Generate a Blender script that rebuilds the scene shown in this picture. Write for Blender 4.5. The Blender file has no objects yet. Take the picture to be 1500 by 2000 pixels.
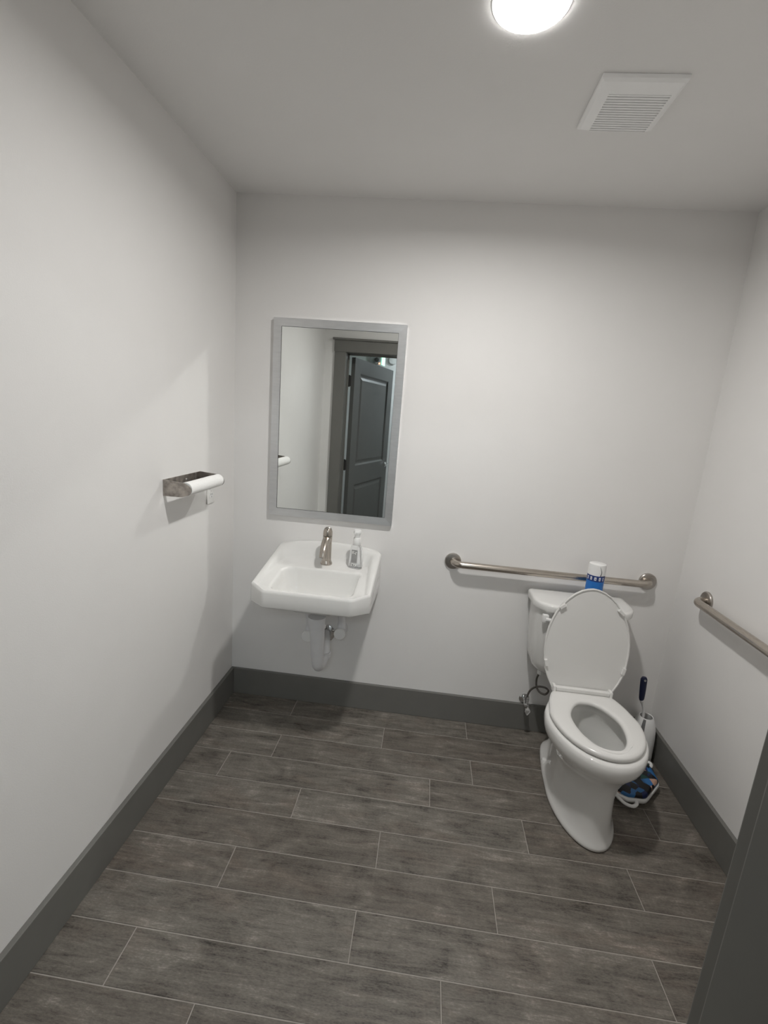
import bpy, bmesh, math, random
from mathutils import Vector, Matrix

random.seed(7)
PI = math.pi
SC = bpy.context.scene
COL = SC.collection

# ------------------------------------------------------------------ camera, world, exposure
cam_d = bpy.data.cameras.new('camera')
cam = bpy.data.objects.new('camera', cam_d)
COL.objects.link(cam)
SC.camera = cam
CAM_R = Vector((0.99208814, 0.10040244, 0.0753689))
CAM_U = Vector((-0.09399846, 0.19610771, 0.97606662))
CAM_F = Vector((-0.08321905, 0.97542868, -0.20399381))
CAM_P = Vector((0.94688, -2.21213, 1.53380))
m = Matrix((( CAM_R.x, CAM_U.x, -CAM_F.x, CAM_P.x),
            ( CAM_R.y, CAM_U.y, -CAM_F.y, CAM_P.y),
            ( CAM_R.z, CAM_U.z, -CAM_F.z, CAM_P.z),
            (0, 0, 0, 1)))
cam.matrix_world = m
cam_d.sensor_fit = 'VERTICAL'
cam_d.sensor_height = 24.0
cam_d.lens = 24.0 * 910.146 / 2000.0
cam_d.clip_start = 0.02

world = bpy.data.worlds.new('world')
SC.world = world
world.use_nodes = True
world.node_tree.nodes['Background'].inputs[0].default_value = (0.5, 0.55, 0.6, 1)
world.node_tree.nodes['Background'].inputs[1].default_value = 0.02

SC.view_settings.view_transform = 'Standard'
SC.view_settings.look = 'None'
SC.view_settings.gamma = 1.0
SC.view_settings.exposure = 0.0
SC.view_settings.use_curve_mapping = False
SC.cycles.use_denoising = True
SC.cycles.max_bounces = 9
SC.cycles.diffuse_bounces = 5
SC.cycles.glossy_bounces = 4
SC.cycles.transmission_bounces = 7
SC.cycles.sample_clamp_indirect = 90.0
SC.cycles.caustics_reflective = True
SC.cycles.blur_glossy = 0.0
SC.cycles.use_guiding = True            # finds the lamp by way of the mirror
SC.cycles.use_surface_guiding = True
SC.cycles.guiding_training_samples = 0
SC.cycles.use_adaptive_sampling = True
SC.cycles.adaptive_threshold = 0.07
SC.cycles.adaptive_min_samples = 28

LIGHT_WATTS = 15.7            # lamp inside the ceiling disc
HALL_STRENGTH = 19.0          # ceiling panel of the hall

# room numbers
W, H = 2.173, 2.44            # room width, ceiling height
YF, YH = -1.865, -2.005       # room side and hall side of the door wall
YE = -4.30                    # end wall of the hall
OX0, OX1, OZ = 0.185, 1.235, 2.02   # door opening
BBH, BBT = 0.145, 0.017

# ------------------------------------------------------------------ material helpers
def srgb(r, g, b):
    def f(c):
        c /= 255.0
        return c / 12.92 if c <= 0.04045 else ((c + 0.055) / 1.055) ** 2.4
    return (f(r), f(g), f(b), 1.0)

class NT:
    def __init__(self, name):
        self.m = bpy.data.materials.new(name)
        self.m.use_nodes = True
        self.t = self.m.node_tree
        self.b = self.t.nodes['Principled BSDF']
    def n(self, typ, **kw):
        x = self.t.nodes.new(typ)
        for k, v in kw.items():
            if k in x.inputs.keys():
                x.inputs[k].default_value = v
            else:
                setattr(x, k, v)
        return x
    def l(self, a, ao, b, bi):
        self.t.links.new(a.outputs[ao], b.inputs[bi])

def simple(name, col, rough=0.5, metal=0.0, spec=0.5, var=0.04, scale=40.0, bump=0.0, bscale=200.0, coat=0.0, aniso=None, trans=0.0, ior=1.45):
    """principled material with a little noise in colour and optional fine relief"""
    t = NT(name)
    b = t.b
    b.inputs['Roughness'].default_value = rough
    b.inputs['Metallic'].default_value = metal
    b.inputs['Specular IOR Level'].default_value = spec
    b.inputs['Coat Weight'].default_value = coat
    b.inputs['Coat Roughness'].default_value = 0.03
    b.inputs['Transmission Weight'].default_value = trans
    b.inputs['IOR'].default_value = ior
    tc = t.n('ShaderNodeTexCoord')
    nz = t.n('ShaderNodeTexNoise', Scale=scale, Detail=4.0)
    mp = t.n('ShaderNodeMapping')
    if aniso: mp.inputs['Scale'].default_value = aniso
    t.l(tc, 'Object', mp, 'Vector'); t.l(mp, 'Vector', nz, 'Vector')
    rp = t.n('ShaderNodeValToRGB')
    rp.color_ramp.elements[0].position = 0.3
    rp.color_ramp.elements[1].position = 0.7
    rp.color_ramp.elements[0].color = tuple(c * (1 - var) for c in col[:3]) + (1,)
    rp.color_ramp.elements[1].color = tuple(min(1, c * (1 + var)) for c in col[:3]) + (1,)
    t.l(nz, 'Fac', rp, 'Fac'); t.l(rp, 'Color', b, 'Base Color')
    if bump:
        n2 = t.n('ShaderNodeTexNoise', Scale=bscale, Detail=3.0)
        t.l(mp, 'Vector', n2, 'Vector')
        bp = t.n('ShaderNodeBump', Strength=bump, Distance=0.002)
        t.l(n2, 'Fac', bp, 'Height'); t.l(bp, 'Normal', b, 'Normal')
    return t.m

def emis(name, col, s):
    t = NT(name)
    t.b.inputs['Base Color'].default_value = (0.8, 0.8, 0.8, 1)
    t.b.inputs['Emission Color'].default_value = col
    t.b.inputs['Emission Strength'].default_value = s
    return t.m

def wood_tile():
    t = NT('wood_look_porcelain')
    tc = t.n('ShaderNodeTexCoord'); oi = t.n('ShaderNodeObjectInfo')
    off = t.n('ShaderNodeVectorMath', operation='SCALE'); off.inputs['Scale'].default_value = 37.0
    cb = t.n('ShaderNodeCombineXYZ')
    t.l(oi, 'Random', cb, 'X'); t.l(oi, 'Random', cb, 'Y'); t.l(oi, 'Random', cb, 'Z')
    t.l(cb, 'Vector', off, 0)
    add = t.n('ShaderNodeVectorMath', operation='ADD')
    t.l(tc, 'Object', add, 0); t.l(off, 'Vector', add, 1)
    def noise(sx, sy, scale, detail, rough=0.6, dist=0.0):
        mp = t.n('ShaderNodeMapping'); mp.inputs['Scale'].default_value = (sx, sy, 1)
        t.l(add, 'Vector', mp, 'Vector')
        nz = t.n('ShaderNodeTexNoise', Scale=scale, Detail=detail, Roughness=rough, Distortion=dist)
        t.l(mp, 'Vector', nz, 'Vector')
        return nz
    grain = noise(1.0, 11.0, 6.0, 9.0, 0.72, 0.8)       # long streaks
    blot = noise(1.0, 2.2, 5.5, 5.0, 0.6, 1.2)       # cloudy wear
    fine = noise(5.0, 16.0, 22.0, 5.0, 0.75)           # fibres
    saw = noise(16.0, 2.0, 5.0, 3.0, 0.6)             # cross saw marks
    def mix(a, ao, b, bo, f, mode='MIX'):
        x = t.n('ShaderNodeMix', data_type='FLOAT'); x.inputs['Factor'].default_value = f
        t.l(a, ao, x, 'A'); t.l(b, bo, x, 'B'); return x
    m1 = mix(grain, 'Fac', blot, 'Fac', 0.48)
    m2 = mix(m1, 'Result', fine, 'Fac', 0.30)
    m3 = mix(m2, 'Result', saw, 'Fac', 0.05)
    rp = t.n('ShaderNodeValToRGB')
    e = rp.color_ramp.elements
    e[0].position = 0.39; e[0].color = srgb(58, 55, 51)
    e[1].position = 0.63; e[1].color = srgb(158, 153, 146)
    x = rp.color_ramp.elements.new(0.46); x.color = srgb(98, 94, 88)
    x = rp.color_ramp.elements.new(0.55); x.color = srgb(120, 116, 109)
    t.l(m3, 'Result', rp, 'Fac')
    # per-tile tint: some a touch warmer and darker
    tint = t.n('ShaderNodeValToRGB')
    tint.color_ramp.elements[0].color = (0.86, 0.82, 0.80, 1)
    tint.color_ramp.elements[1].color = (1.06, 1.05, 1.04, 1)
    t.l(oi, 'Random', tint, 'Fac')
    mul = t.n('ShaderNodeMix', data_type='RGBA', blend_type='MULTIPLY'); mul.inputs['Factor'].default_value = 1.0
    t.l(rp, 'Color', mul, 'A'); t.l(tint, 'Color', mul, 'B')
    # faint reddish wear
    red = noise(1.0, 3.0, 3.2, 4.0, 0.6, 0.8)
    rr = t.n('ShaderNodeValToRGB'); rr.color_ramp.elements[0].position = 0.52; rr.color_ramp.elements[1].position = 0.72
    rr.color_ramp.elements[0].color = (0, 0, 0, 1); rr.color_ramp.elements[1].color = (0.42, 0.42, 0.42, 1)
    t.l(red, 'Fac', rr, 'Fac')
    mr = t.n('ShaderNodeMix', data_type='RGBA', blend_type='MULTIPLY')
    mr.inputs['B'].default_value = (1.02, 0.86, 0.80, 1)
    t.l(rr, 'Color', mr, 'Factor'); t.l(mul, 'Result', mr, 'A')
    t.l(mr, 'Result', t.b, 'Base Color')
    t.b.inputs['Roughness'].default_value = 0.48
    t.b.inputs['Specular IOR Level'].default_value = 0.35
    bp = t.n('ShaderNodeBump', Strength=0.25, Distance=0.001)
    t.l(m3, 'Result', bp, 'Height'); t.l(bp, 'Normal', t.b, 'Normal')
    return t.m

M = {}
M['wall'] = simple('painted_drywall', (0.79, 0.778, 0.764), 0.62, spec=0.3, var=0.008, scale=6, bump=0.10, bscale=260)
M['ceiling'] = simple('painted_ceiling', (0.82, 0.81, 0.797), 0.7, spec=0.25, var=0.008, scale=6, bump=0.12, bscale=240)
M['trim'] = simple('dark_grey_trim_paint', srgb(112, 111, 107), 0.42, var=0.03, scale=12, bump=0.03, bscale=120)
M['door'] = simple('grey_door_paint', srgb(96, 97, 95), 0.40, var=0.03, scale=10)
M['tile'] = wood_tile()
M['grout'] = simple('floor_grout', srgb(158, 152, 145), 0.85, var=0.12, scale=30)
M['porcelain'] = simple('white_porcelain', (0.755, 0.75, 0.732), 0.055, spec=0.55, var=0.006, scale=8, coat=0.3)
M['seat'] = simple('white_seat_plastic', (0.745, 0.738, 0.72), 0.22, spec=0.5, var=0.006, scale=8)
M['nickel'] = simple('brushed_nickel', (0.50, 0.455, 0.405), 0.27, metal=1.0, var=0.10, scale=60, aniso=(1, 1, 14))
M['steel'] = simple('brushed_steel', (0.46, 0.43, 0.40), 0.30, metal=1.0, var=0.12, scale=30, aniso=(4, 1, 12))
M['steel_scuffed'] = simple('scuffed_steel', (0.40, 0.365, 0.335), 0.33, metal=1.0, var=0.35, scale=45)
M['chrome'] = simple('chrome', (0.66, 0.66, 0.66), 0.08, metal=1.0, var=0.02)
M['silver'] = simple('satin_silver_frame', (0.68, 0.685, 0.69), 0.36, metal=0.85, var=0.04, scale=20, aniso=(1, 1, 6))
M['mirror'] = simple('mirror_silvering', (0.84, 0.865, 0.85), 0.0, metal=1.0, var=0.0)
M['white_plastic'] = simple('white_plastic', (0.80, 0.80, 0.79), 0.32, var=0.01)
M['offwhite_plastic'] = simple('ivory_plastic', (0.76, 0.755, 0.735), 0.35, var=0.01)
M['vent_plastic'] = simple('bright_white_plastic', (0.93, 0.93, 0.925), 0.35, var=0.005)
M['pvc'] = simple('white_vinyl', (0.70, 0.70, 0.71), 0.42, var=0.02)
M['paper'] = simple('paper_towel', (0.88, 0.875, 0.86), 0.9, spec=0.1, var=0.015, scale=120, bump=0.5, bscale=300)
M['card'] = simple('cardboard_core', srgb(150, 122, 92), 0.9, var=0.05)
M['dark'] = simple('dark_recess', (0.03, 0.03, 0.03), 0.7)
M['shaft'] = simple('duct_inside', (0.16, 0.16, 0.16), 0.7)
M['rubber'] = simple('dark_rubber', (0.035, 0.033, 0.032), 0.5)
M['hose'] = simple('braided_hose', (0.13, 0.12, 0.11), 0.42, metal=0.55, var=0.35, scale=300)
M['navy'] = simple('navy_rubber_grip', srgb(24, 30, 58), 0.45, var=0.05)
M['blue'] = simple('blue_print', srgb(38, 112, 190), 0.35, var=0.04)
M['bandblue'] = simple('band_print', srgb(40, 62, 122), 0.35, var=0.25, scale=90)
M['ink'] = simple('dark_ink', (0.02, 0.022, 0.03), 0.5)
M['greyink'] = simple('grey_ink', (0.30, 0.30, 0.295), 0.6, var=0.1)
M['water'] = simple('clear_water', (0.82, 0.86, 0.84), 0.02, trans=0.9, ior=1.33, var=0.0)
M['clear'] = simple('clear_plastic', (0.93, 0.94, 0.95), 0.04, trans=0.92, ior=1.36, var=0.0)
M['hall_grey'] = simple('grey_housing', (0.34, 0.34, 0.34), 0.5)
M['hallwall'] = simple('hall_wall_paint', (0.80, 0.80, 0.79), 0.6, spec=0.3, var=0.01, scale=6)
M['lamp_edge'] = emis('lit_diffuser', (1.0, 0.985, 0.955, 1), 22.0)
M['hall_lamp'] = emis('lit_hall_panel', (0.86, 0.95, 1.0, 1), HALL_STRENGTH)
M['green_lit'] = emis('green_lit_acrylic', (0.25, 1.0, 0.62, 1), 0.7)
M['red_lit'] = emis('red_indicator', (1.0, 0.18, 0.08, 1), 14.0)

def print_cushion():
    t = NT('printed_vinyl')
    tc = t.n('ShaderNodeTexCoord')
    nz = t.n('ShaderNodeTexVoronoi', Scale=34.0, Randomness=1.0)
    t.l(tc, 'Object', nz, 'Vector')
    sp = t.n('ShaderNodeSeparateColor'); t.l(nz, 'Color', sp, 'Color')
    rp = t.n('ShaderNodeValToRGB'); rp.color_ramp.interpolation = 'CONSTANT'
    e = rp.color_ramp.elements
    e[0].position = 0.0; e[0].color = srgb(14, 15, 20)
    e[1].position = 0.30; e[1].color = srgb(20, 62, 56)
    for p, c in ((0.46, srgb(20, 36, 84)), (0.60, srgb(44, 104, 160)), (0.82, srgb(12, 13, 20)), (0.93, srgb(186, 150, 132))):
        x = e.new(p); x.color = c
    t.l(sp, 'Red', rp, 'Fac'); t.l(rp, 'Color', t.b, 'Base Color')
    t.b.inputs['Roughness'].default_value = 0.35
    return t.m
M['print'] = print_cushion()

# ------------------------------------------------------------------ mesh helpers
def link(name, bm, mat, parent=None, smooth=None, recalc=True):
    if recalc:
        bmesh.ops.recalc_face_normals(bm, faces=bm.faces)
    me = bpy.data.meshes.new(name)
    bm.to_mesh(me); bm.free()
    if mat is not None:
        me.materials.append(mat if not isinstance(mat, str) else M[mat])
    if smooth is not None:
        for p in me.polygons: p.use_smooth = True
        me.set_sharp_from_angle(angle=math.radians(smooth))
    o = bpy.data.objects.new(name, me)
    COL.objects.link(o)
    if parent is not None:
        o.parent = parent
        o.matrix_parent_inverse = Matrix.Translation(-Vector(abs_loc(parent)))
    return o

def abs_loc(o):
    return o.location if o.type == 'EMPTY' else Vector((0, 0, 0))     # mesh parts are modelled in world coordinates

def thing(name, label, cat, loc=(0, 0, 0), group=None):
    o = bpy.data.objects.new(name, None)
    o.empty_display_size = 0.05
    COL.objects.link(o); o.location = loc
    o['label'] = label; o['category'] = cat
    if group: o['group'] = group
    return o

def struct(o, label=None, cat=None):
    o['kind'] = 'structure'
    if label: o['label'] = label
    if cat: o['category'] = cat
    return o

def box(x0, x1, y0, y1, z0, z1, bev=0.0, seg=2, bm=None):
    own = bm is None
    b2 = bmesh.new()
    bmesh.ops.create_cube(b2, size=1.0)
    for v in b2.verts:
        v.co = Vector((x0 + (v.co.x + .5) * (x1 - x0), y0 + (v.co.y + .5) * (y1 - y0), z0 + (v.co.z + .5) * (z1 - z0)))
    if bev:
        bmesh.ops.bevel(b2, geom=list(b2.edges), offset=bev, segments=seg, affect='EDGES', profile=0.6)
    if own: return b2
    merge(bm, b2); return bm

def merge(dst, src):
    me = bpy.data.meshes.new('tmp'); src.to_mesh(me); src.free()
    dst.from_mesh(me); bpy.data.meshes.remove(me)

def loft(rings, cap0=True, cap1=True, closed=True, bm=None):
    b = bm or bmesh.new()
    vs = [[b.verts.new(p) for p in r] for r in rings]
    n = len(rings[0])
    for i in range(len(vs) - 1):
        for j in range(n if closed else n - 1):
            k = (j + 1) % n
            try: b.faces.new((vs[i][j], vs[i][k], vs[i + 1][k], vs[i + 1][j]))
            except ValueError: pass
    if cap0: b.faces.new(vs[0][::-1])
    if cap1: b.faces.new(vs[-1])
    return b

def circle(c, r, n=32, axis='z', r2=None):
    r2 = r if r2 is None else r2
    out = []
    for i in range(n):
        a = 2 * PI * i / n
        u, v = r * math.cos(a), r2 * math.sin(a)
        if axis == 'z': out.append(Vector((c[0] + u, c[1] + v, c[2])))
        elif axis == 'y': out.append(Vector((c[0] + u, c[1], c[2] + v)))
        else: out.append(Vector((c[0], c[1] + u, c[2] + v)))
    return out

def lathe(prof, c, axis='z', n=40, cap0=True, cap1=True, bm=None):
    """prof: list of (radius, offset along axis)"""
    rings = []
    for r, h in prof:
        p = list(c)
        i = 'xyz'.index(axis); p[i] += h
        rings.append(circle(p, max(r, 1e-5), n, axis))
    return loft(rings, cap0, cap1, bm=bm)

def spline(pts, per=8):
    P = [Vector(p) for p in pts]
    P = [P[0] * 2 - P[1]] + P + [P[-1] * 2 - P[-2]]
    out = []
    for i in range(1, len(P) - 2):
        a, b, c, d = P[i - 1], P[i], P[i + 1], P[i + 2]
        for k in range(per):
            t = k / per
            out.append(0.5 * ((2 * b) + (c - a) * t + (2 * a - 5 * b + 4 * c - d) * t * t + (3 * b - 3 * c + d - a) * t ** 3))
    out.append(P[-2])
    return out

def tube(path, rad, n=14, caps=True, bm=None):
    """rad: number or function of 0..1 giving radius or (r1, r2)"""
    path = [Vector(p) for p in path]
    rings = []
    t0 = (path[1] - path[0]).normalized()
    up = Vector((0, 0, 1)) if abs(t0.z) < 0.9 else Vector((1, 0, 0))
    nrm = (up - t0 * up.dot(t0)).normalized()
    for i, p in enumerate(path):
        if i == 0: t = path[1] - path[0]
        elif i == len(path) - 1: t = path[-1] - path[-2]
        else: t = path[i + 1] - path[i - 1]
        t.normalize()
        nrm = (nrm - t * nrm.dot(t)).normalized()
        bn = t.cross(nrm)
        r = rad(i / (len(path) - 1)) if callable(rad) else rad
        r1, r2 = r if isinstance(r, tuple) else (r, r)
        rings.append([p + nrm * (r1 * math.cos(2 * PI * k / n)) + bn * (r2 * math.sin(2 * PI * k / n)) for k in range(n)])
    return loft(rings, caps, caps, bm=bm)

def fillet_poly(corners, seg=6):
    """corners: (x, y, radius) in order; returns 2D points of the rounded polygon"""
    out = []
    n = len(corners)
    for i in range(n):
        p = Vector(corners[i][:2]); r = corners[i][2]
        a = Vector(corners[i - 1][:2]); b = Vector(corners[(i + 1) % n][:2])
        if r <= 0:
            out.append(p); continue
        da = (a - p).normalized(); db = (b - p).normalized()
        ang = da.angle(db)
        d = r / math.tan(ang / 2)
        d = min(d, 0.49 * (a - p).length, 0.49 * (b - p).length)
        rr = d * math.tan(ang / 2)
        c = p + (da + db).normalized() * (rr / math.sin(ang / 2))
        s = p + da * d - c; e = p + db * d - c
        a0 = math.atan2(s.y, s.x); a1 = math.atan2(e.y, e.x)
        da_ = (a1 - a0 + PI) % (2 * PI) - PI
        for k in range(seg + 1):
            q = a0 + da_ * k / seg
            out.append(c + Vector((rr * math.cos(q), rr * math.sin(q))))
    return out

def ray_ring(poly, c, angles):
    """distance samples of a star-shaped 2D polygon about c"""
    out = []
    c = Vector(c)
    for a in angles:
        d = Vector((math.cos(a), math.sin(a)))
        best = None
        for i in range(len(poly)):
            p = poly[i] - c; q = poly[(i + 1) % len(poly)] - c
            e = q - p
            den = d.x * e.y - d.y * e.x
            if abs(den) < 1e-12: continue
            t = (p.x * e.y - p.y * e.x) / den
            s = (p.x * d.y - p.y * d.x) / den
            if t > 0 and -1e-9 <= s <= 1 + 1e-9:
                if best is None or t > best: best = t
        out.append(c + d * best)
    return out

def smoothstep(a, b, x):
    t = max(0.0, min(1.0, (x - a) / (b - a))); return t * t * (3 - 2 * t)

def prism(poly, f, t0, t1, bev=0.0):
    """extrude a 2D outline; f(u, v, t) gives the 3D point"""
    b = loft([[Vector(f(p.x, p.y, t0)) for p in poly], [Vector(f(p.x, p.y, t1)) for p in poly]])
    if bev:
        es = [e for e in b.edges if len(e.link_faces) == 2 and any(len(fc.verts) > 4 for fc in e.link_faces)]
        bmesh.ops.bevel(b, geom=es, offset=bev, segments=2, affect='EDGES')
    return b

# ================================================================== the setting
floor = struct(link('floor', box(-1.15, 3.1, YE - .05, 0.05, -0.06, -0.0014), 'grout'),
               'grey wood-look plank tile floor', 'floor')
TW, T0, TL, G = 0.1481, -0.1435, 0.897, 0.0028
offs = {0: .371, 1: .856, 2: .374, 3: .188, 4: .554, 5: .900, 6: .400, 7: .856, 8: .222, 9: .477, 10: .70, 11: .30, 12: .86}
def add_tile(x0, x1, y0, y1):
    cx, cy = (x0 + x1) / 2, (y0 + y1) / 2
    b = bmesh.new()
    hx, hy, bv = (x1 - x0 - G) / 2, (y1 - y0 - G) / 2, 0.0012
    rings = []
    for ins, z in ((0, -0.008), (0, -bv), (bv, 0.0)):
        rings.append([Vector((sx * (hx - ins), sy * (hy - ins), z)) for sx, sy in ((-1, -1), (1, -1), (1, 1), (-1, 1))])
    loft(rings, cap0=False, bm=b)
    o = link('tile', b, 'tile')
    o.location = (cx, cy, random.uniform(-0.0002, 0.0002))
    o.parent = floor
for row in range(0, 29):
    y1 = 0.0 if row == 0 else T0 - (row - 1) * TW
    y0 = T0 - row * TW
    in_room = y1 > YF - 0.01
    in_door = not in_room and y1 > YH - 0.02
    xa, xb = (0.0, W) if in_room else ((0.0, W) if in_door else (-1.1, 3.05))
    y0 = max(y0, YE)
    o = offs.get(row, (row * 0.29) % TL)
    cuts = sorted({xa, xb} | {o + k * TL for k in range(-3, 5) if xa + .02 < o + k * TL < xb - .02})
    for a, c in zip(cuts[:-1], cuts[1:]):
        add_tile(a, c, y0, y1)

struct(link('wall_back', box(-.12, W + .12, 0, .12, -.06, H + .1), 'wall'), 'white painted wall behind the sink and toilet', 'wall')
struct(link('wall_left', box(-.12, 0, YF, 0, -.06, H + .1), 'wall'), 'white painted side wall with the paper towel holder', 'wall')
struct(link('wall_right', box(W, W + .12, YF, 0, -.06, H + .1), 'wall'), 'white painted side wall beside the toilet', 'wall')
b = box(-.12, OX0 - .02, YH, YF, -.06, H + .1)
box(OX1 + .02, W + .12, YH, YF, -.06, H + .1, bm=b)
box(OX0 - .02, OX1 + .02, YH, YF, OZ + .02, H + .1, bm=b)
struct(link('wall_front', b, 'wall'), 'white wall around the doorway, seen in the mirror', 'wall')
struct(link('ceiling', box(-.12, W + .12, YF, 0.12, H, H + .12), 'ceiling'), 'white painted ceiling', 'ceiling')

def board(name, x0, x1, y0, y1):
    o = link(name, box(x0, x1, y0, y1, 0.0005, BBH, bev=0.0025), 'trim')
    return struct(o, {'baseboard_back': 'dark grey baseboard under the sink', 'baseboard_left': 'dark grey baseboard below the paper towel holder',
                      'baseboard_right': 'dark grey baseboard beside the toilet', 'baseboard_front': 'dark grey baseboard beside the doorway'}[name], 'baseboard')
board('baseboard_back', BBT, W - BBT, -BBT, 0)
board('baseboard_left', 0, BBT, YF + .02, 0)
board('baseboard_right', W - BBT, W, YF, 0)
board('baseboard_front', OX1 + .112, W - BBT - .001, YF, YF + BBT)

# door surround
CT = 0.018
struct(link('trim_1', box(OX0 - .098, OX0 - .003, YF, YF + CT, 0, OZ + .002, bev=.0015), 'trim'), 'dark grey door casing nearest the towel wall', 'casing')
struct(link('trim_2', box(OX1 + .005, OX1 + .105, YF, YF + CT, 0, OZ + .002, bev=.0015), 'trim'), 'dark grey door casing at the edge of the doorway', 'casing')
b = box(OX0 - .102, OX1 + .110, YF, YF + CT + .004, OZ + .002, OZ + .094, bev=.0015)
box(OX0 - .116, OX1 + .124, YF, YF + CT + .016, OZ + .094, OZ + .110, bev=.002, bm=b)
struct(link('trim_3', b, 'trim'), 'dark grey door head casing with a cap strip', 'casing')
b = box(OX0 - .019, OX0, YH, YF - .0002, 0, OZ + .019, bev=.002)
box(OX1, OX1 + .019, YH, YF - .0002, 0, OZ + .019, bev=.002, bm=b)
box(OX0, OX1, YH, YF + .0005, OZ, OZ + .019, bm=b)
box(OX0, OX0 + .011, YH + .038, YH + .050, 0, OZ, bm=b)
box(OX1 - .011, OX1, YH + .038, YH + .050, 0, OZ, bm=b)
box(OX0, OX1, YH + .038, YH + .050, OZ - .011, OZ, bm=b)
struct(link('trim_4', b, 'trim'), 'dark grey door jamb lining the doorway', 'jamb')

# hall beyond the doorway
struct(link('wall_hall_end', box(-1.2, 3.2, YE - .1, YE, -.06, H + .1), 'hallwall'), 'white end wall of the hall', 'wall')
struct(link('wall_hall_left', box(-1.2, -1.1, YE, YH, -.06, H + .1), 'hallwall'), 'white side wall of the hall', 'wall')
struct(link('wall_hall_right', box(3.05, 3.15, YE, YH, -.06, H + .1), 'hallwall'), 'white far side wall of the hall', 'wall')
struct(link('wall_hall_near', box(-1.2, -.12, YH - .0, YH + .12, -.06, H + .1), 'hallwall'), 'white hall wall beside the restroom', 'wall')
struct(link('wall_hall_near_2', box(W + .12, 3.15, YH - .0, YH + .12, -.06, H + .1), 'hallwall'), 'white hall wall on the other side of the restroom', 'wall')
struct(link('ceiling_hall', box(-1.2, 3.15, YE - .1, YH, H, H + .1), 'ceiling'), 'white hall ceiling', 'ceiling')

# door leaf, swung out into the hall
PIV = Vector((0.196, YH - .010, 0))
DA = math.radians(-76)
door = bpy.data.objects.new('door_1', None); COL.objects.link(door)
struct(door, 'open dark grey two-panel door reflected in the mirror', 'door')
DW, DT, DH, DZ = 1.03, 0.036, 2.0, 0.008
def dpt(s, t, z):       # door coordinates: along the leaf, across it, height
    c, sn = math.cos(DA), math.sin(DA)
    return Vector((PIV.x + s * c - t * sn, PIV.y + s * sn + t * c, z))
def dbox(s0, s1, t0, t1, z0, z1, bev=0.0):
    b = box(s0, s1, t0, t1, z0, z1, bev)
    for v in b.verts: v.co = dpt(v.co.x, v.co.y, v.co.z)
    return b
T0d = 0.010; T1d = T0d + DT
pan = [(0.135, DW - 0.135, 0.205, 0.865), (0.135, DW - 0.135, 1.045, DH - 0.125)]
# stiles and rails leave two wells for the panels
b = dbox(.003, .135, T0d, T1d, DZ, DH)
merge(b, dbox(DW - .135, DW, T0d, T1d, DZ, DH))
for z0, z1 in ((DZ, .205), (.865, 1.045), (DH - .125, DH)):
    merge(b, dbox(.135, DW - .135, T0d, T1d, z0, z1))
link('leaf', b, 'door', door)
for s0, s1, z0, z1 in pan:
    rings = []
    for ins, dp in ((0, .0), (.016, .011), (.030, .011), (.052, .0035)):
        rings.append([dpt(s, T1d - dp, z) for s, z in ((s0 + ins, z0 + ins), (s1 - ins, z0 + ins), (s1 - ins, z1 - ins), (s0 + ins, z1 - ins))])
    b = loft(rings, cap0=False, cap1=True)
    rings = []
    for ins, dp in ((0, .0), (.016, .011), (.030, .011), (.052, .0035)):
        rings.append([dpt(s, T0d + dp, z) for s, z in ((s0 + ins, z0 + ins), (s1 - ins, z0 + ins), (s1 - ins, z1 - ins), (s0 + ins, z1 - ins))])
    loft(rings, cap0=False, cap1=True, bm=b)
    link('panel', b, 'door', door, recalc=False)
for hz in (0.25, 1.06, 1.80):
    b = lathe([(.0075, -.05), (.0075, .05)], (PIV.x - .001, PIV.y + .002, hz), 'z', 14)
    box(PIV.x - .003, PIV.x + .014, PIV.y + .002, PIV.y + .010, hz - .045, hz + .045, bm=b)
    link('hinge', b, 'rubber', door, smooth=40)
hd = lathe([(.030, 0), (.030, .006), (.012, .008), (.012, .040)], (0, 0, 0), 'y', 20)
bmh = bmesh.new(); merge(bmh, hd)
lv = tube(spline([(0, .040, 0), (-.02, .047, 0), (-.06, .048, -.002), (-.115, .045, .0)], 5), lambda t: (.0085, .0065), 10)
merge(bmh, lv)
for v in bmh.verts: v.co = dpt(DW - .065 + v.co.x, T1d + v.co.y, 1.0 + v.co.z)
link('handle', bmh, 'chrome', door, smooth=40)['label'] = 'chrome lever handle'

# ================================================================== ceiling light of the room
LX, LY = 1.078, -0.968
lt = thing('ceiling_light', 'round lit flush ceiling light at the top of the picture', 'ceiling light', (LX, LY, H))
link('trim_ring', lathe([(.086, -.0004), (.086, -.0022), (.0835, -.0030), (.0835, -.0006)], (LX, LY, H), 'z', 48), 'white_plastic', lt, smooth=40)
link('diffuser', lathe([(.0830, -.0008), (.0830, -.0050), (.0815, -.0058), (.050, -.0062)], (LX, LY, H), 'z', 48, cap0=True, cap1=True), 'lamp_edge', lt, smooth=40)
lamp_d = bpy.data.lights.new('lamp', 'AREA')
lamp_d.shape = 'DISK'; lamp_d.size = 0.104; lamp_d.energy = LIGHT_WATTS; lamp_d.color = (1.0, 0.985, 0.96); lamp_d.spread = math.radians(168)
lamp_o = bpy.data.objects.new('lamp', lamp_d); COL.objects.link(lamp_o)
lamp_o.location = (0, 0, -.0075); lamp_o.parent = lt
# hall light panel
hl = thing('hall_light_panel', 'lit flat ceiling panel out in the hall', 'ceiling light', (1.0, -3.7, H))
link('frame', box(.68, 1.32, -4.02, -3.38, H - .012, H - .0005, bev=.002), 'white_plastic', hl)
link('diffuser', box(.71, 1.29, -3.99, -3.41, H - .016, H - .0122), 'hall_lamp', hl)

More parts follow.
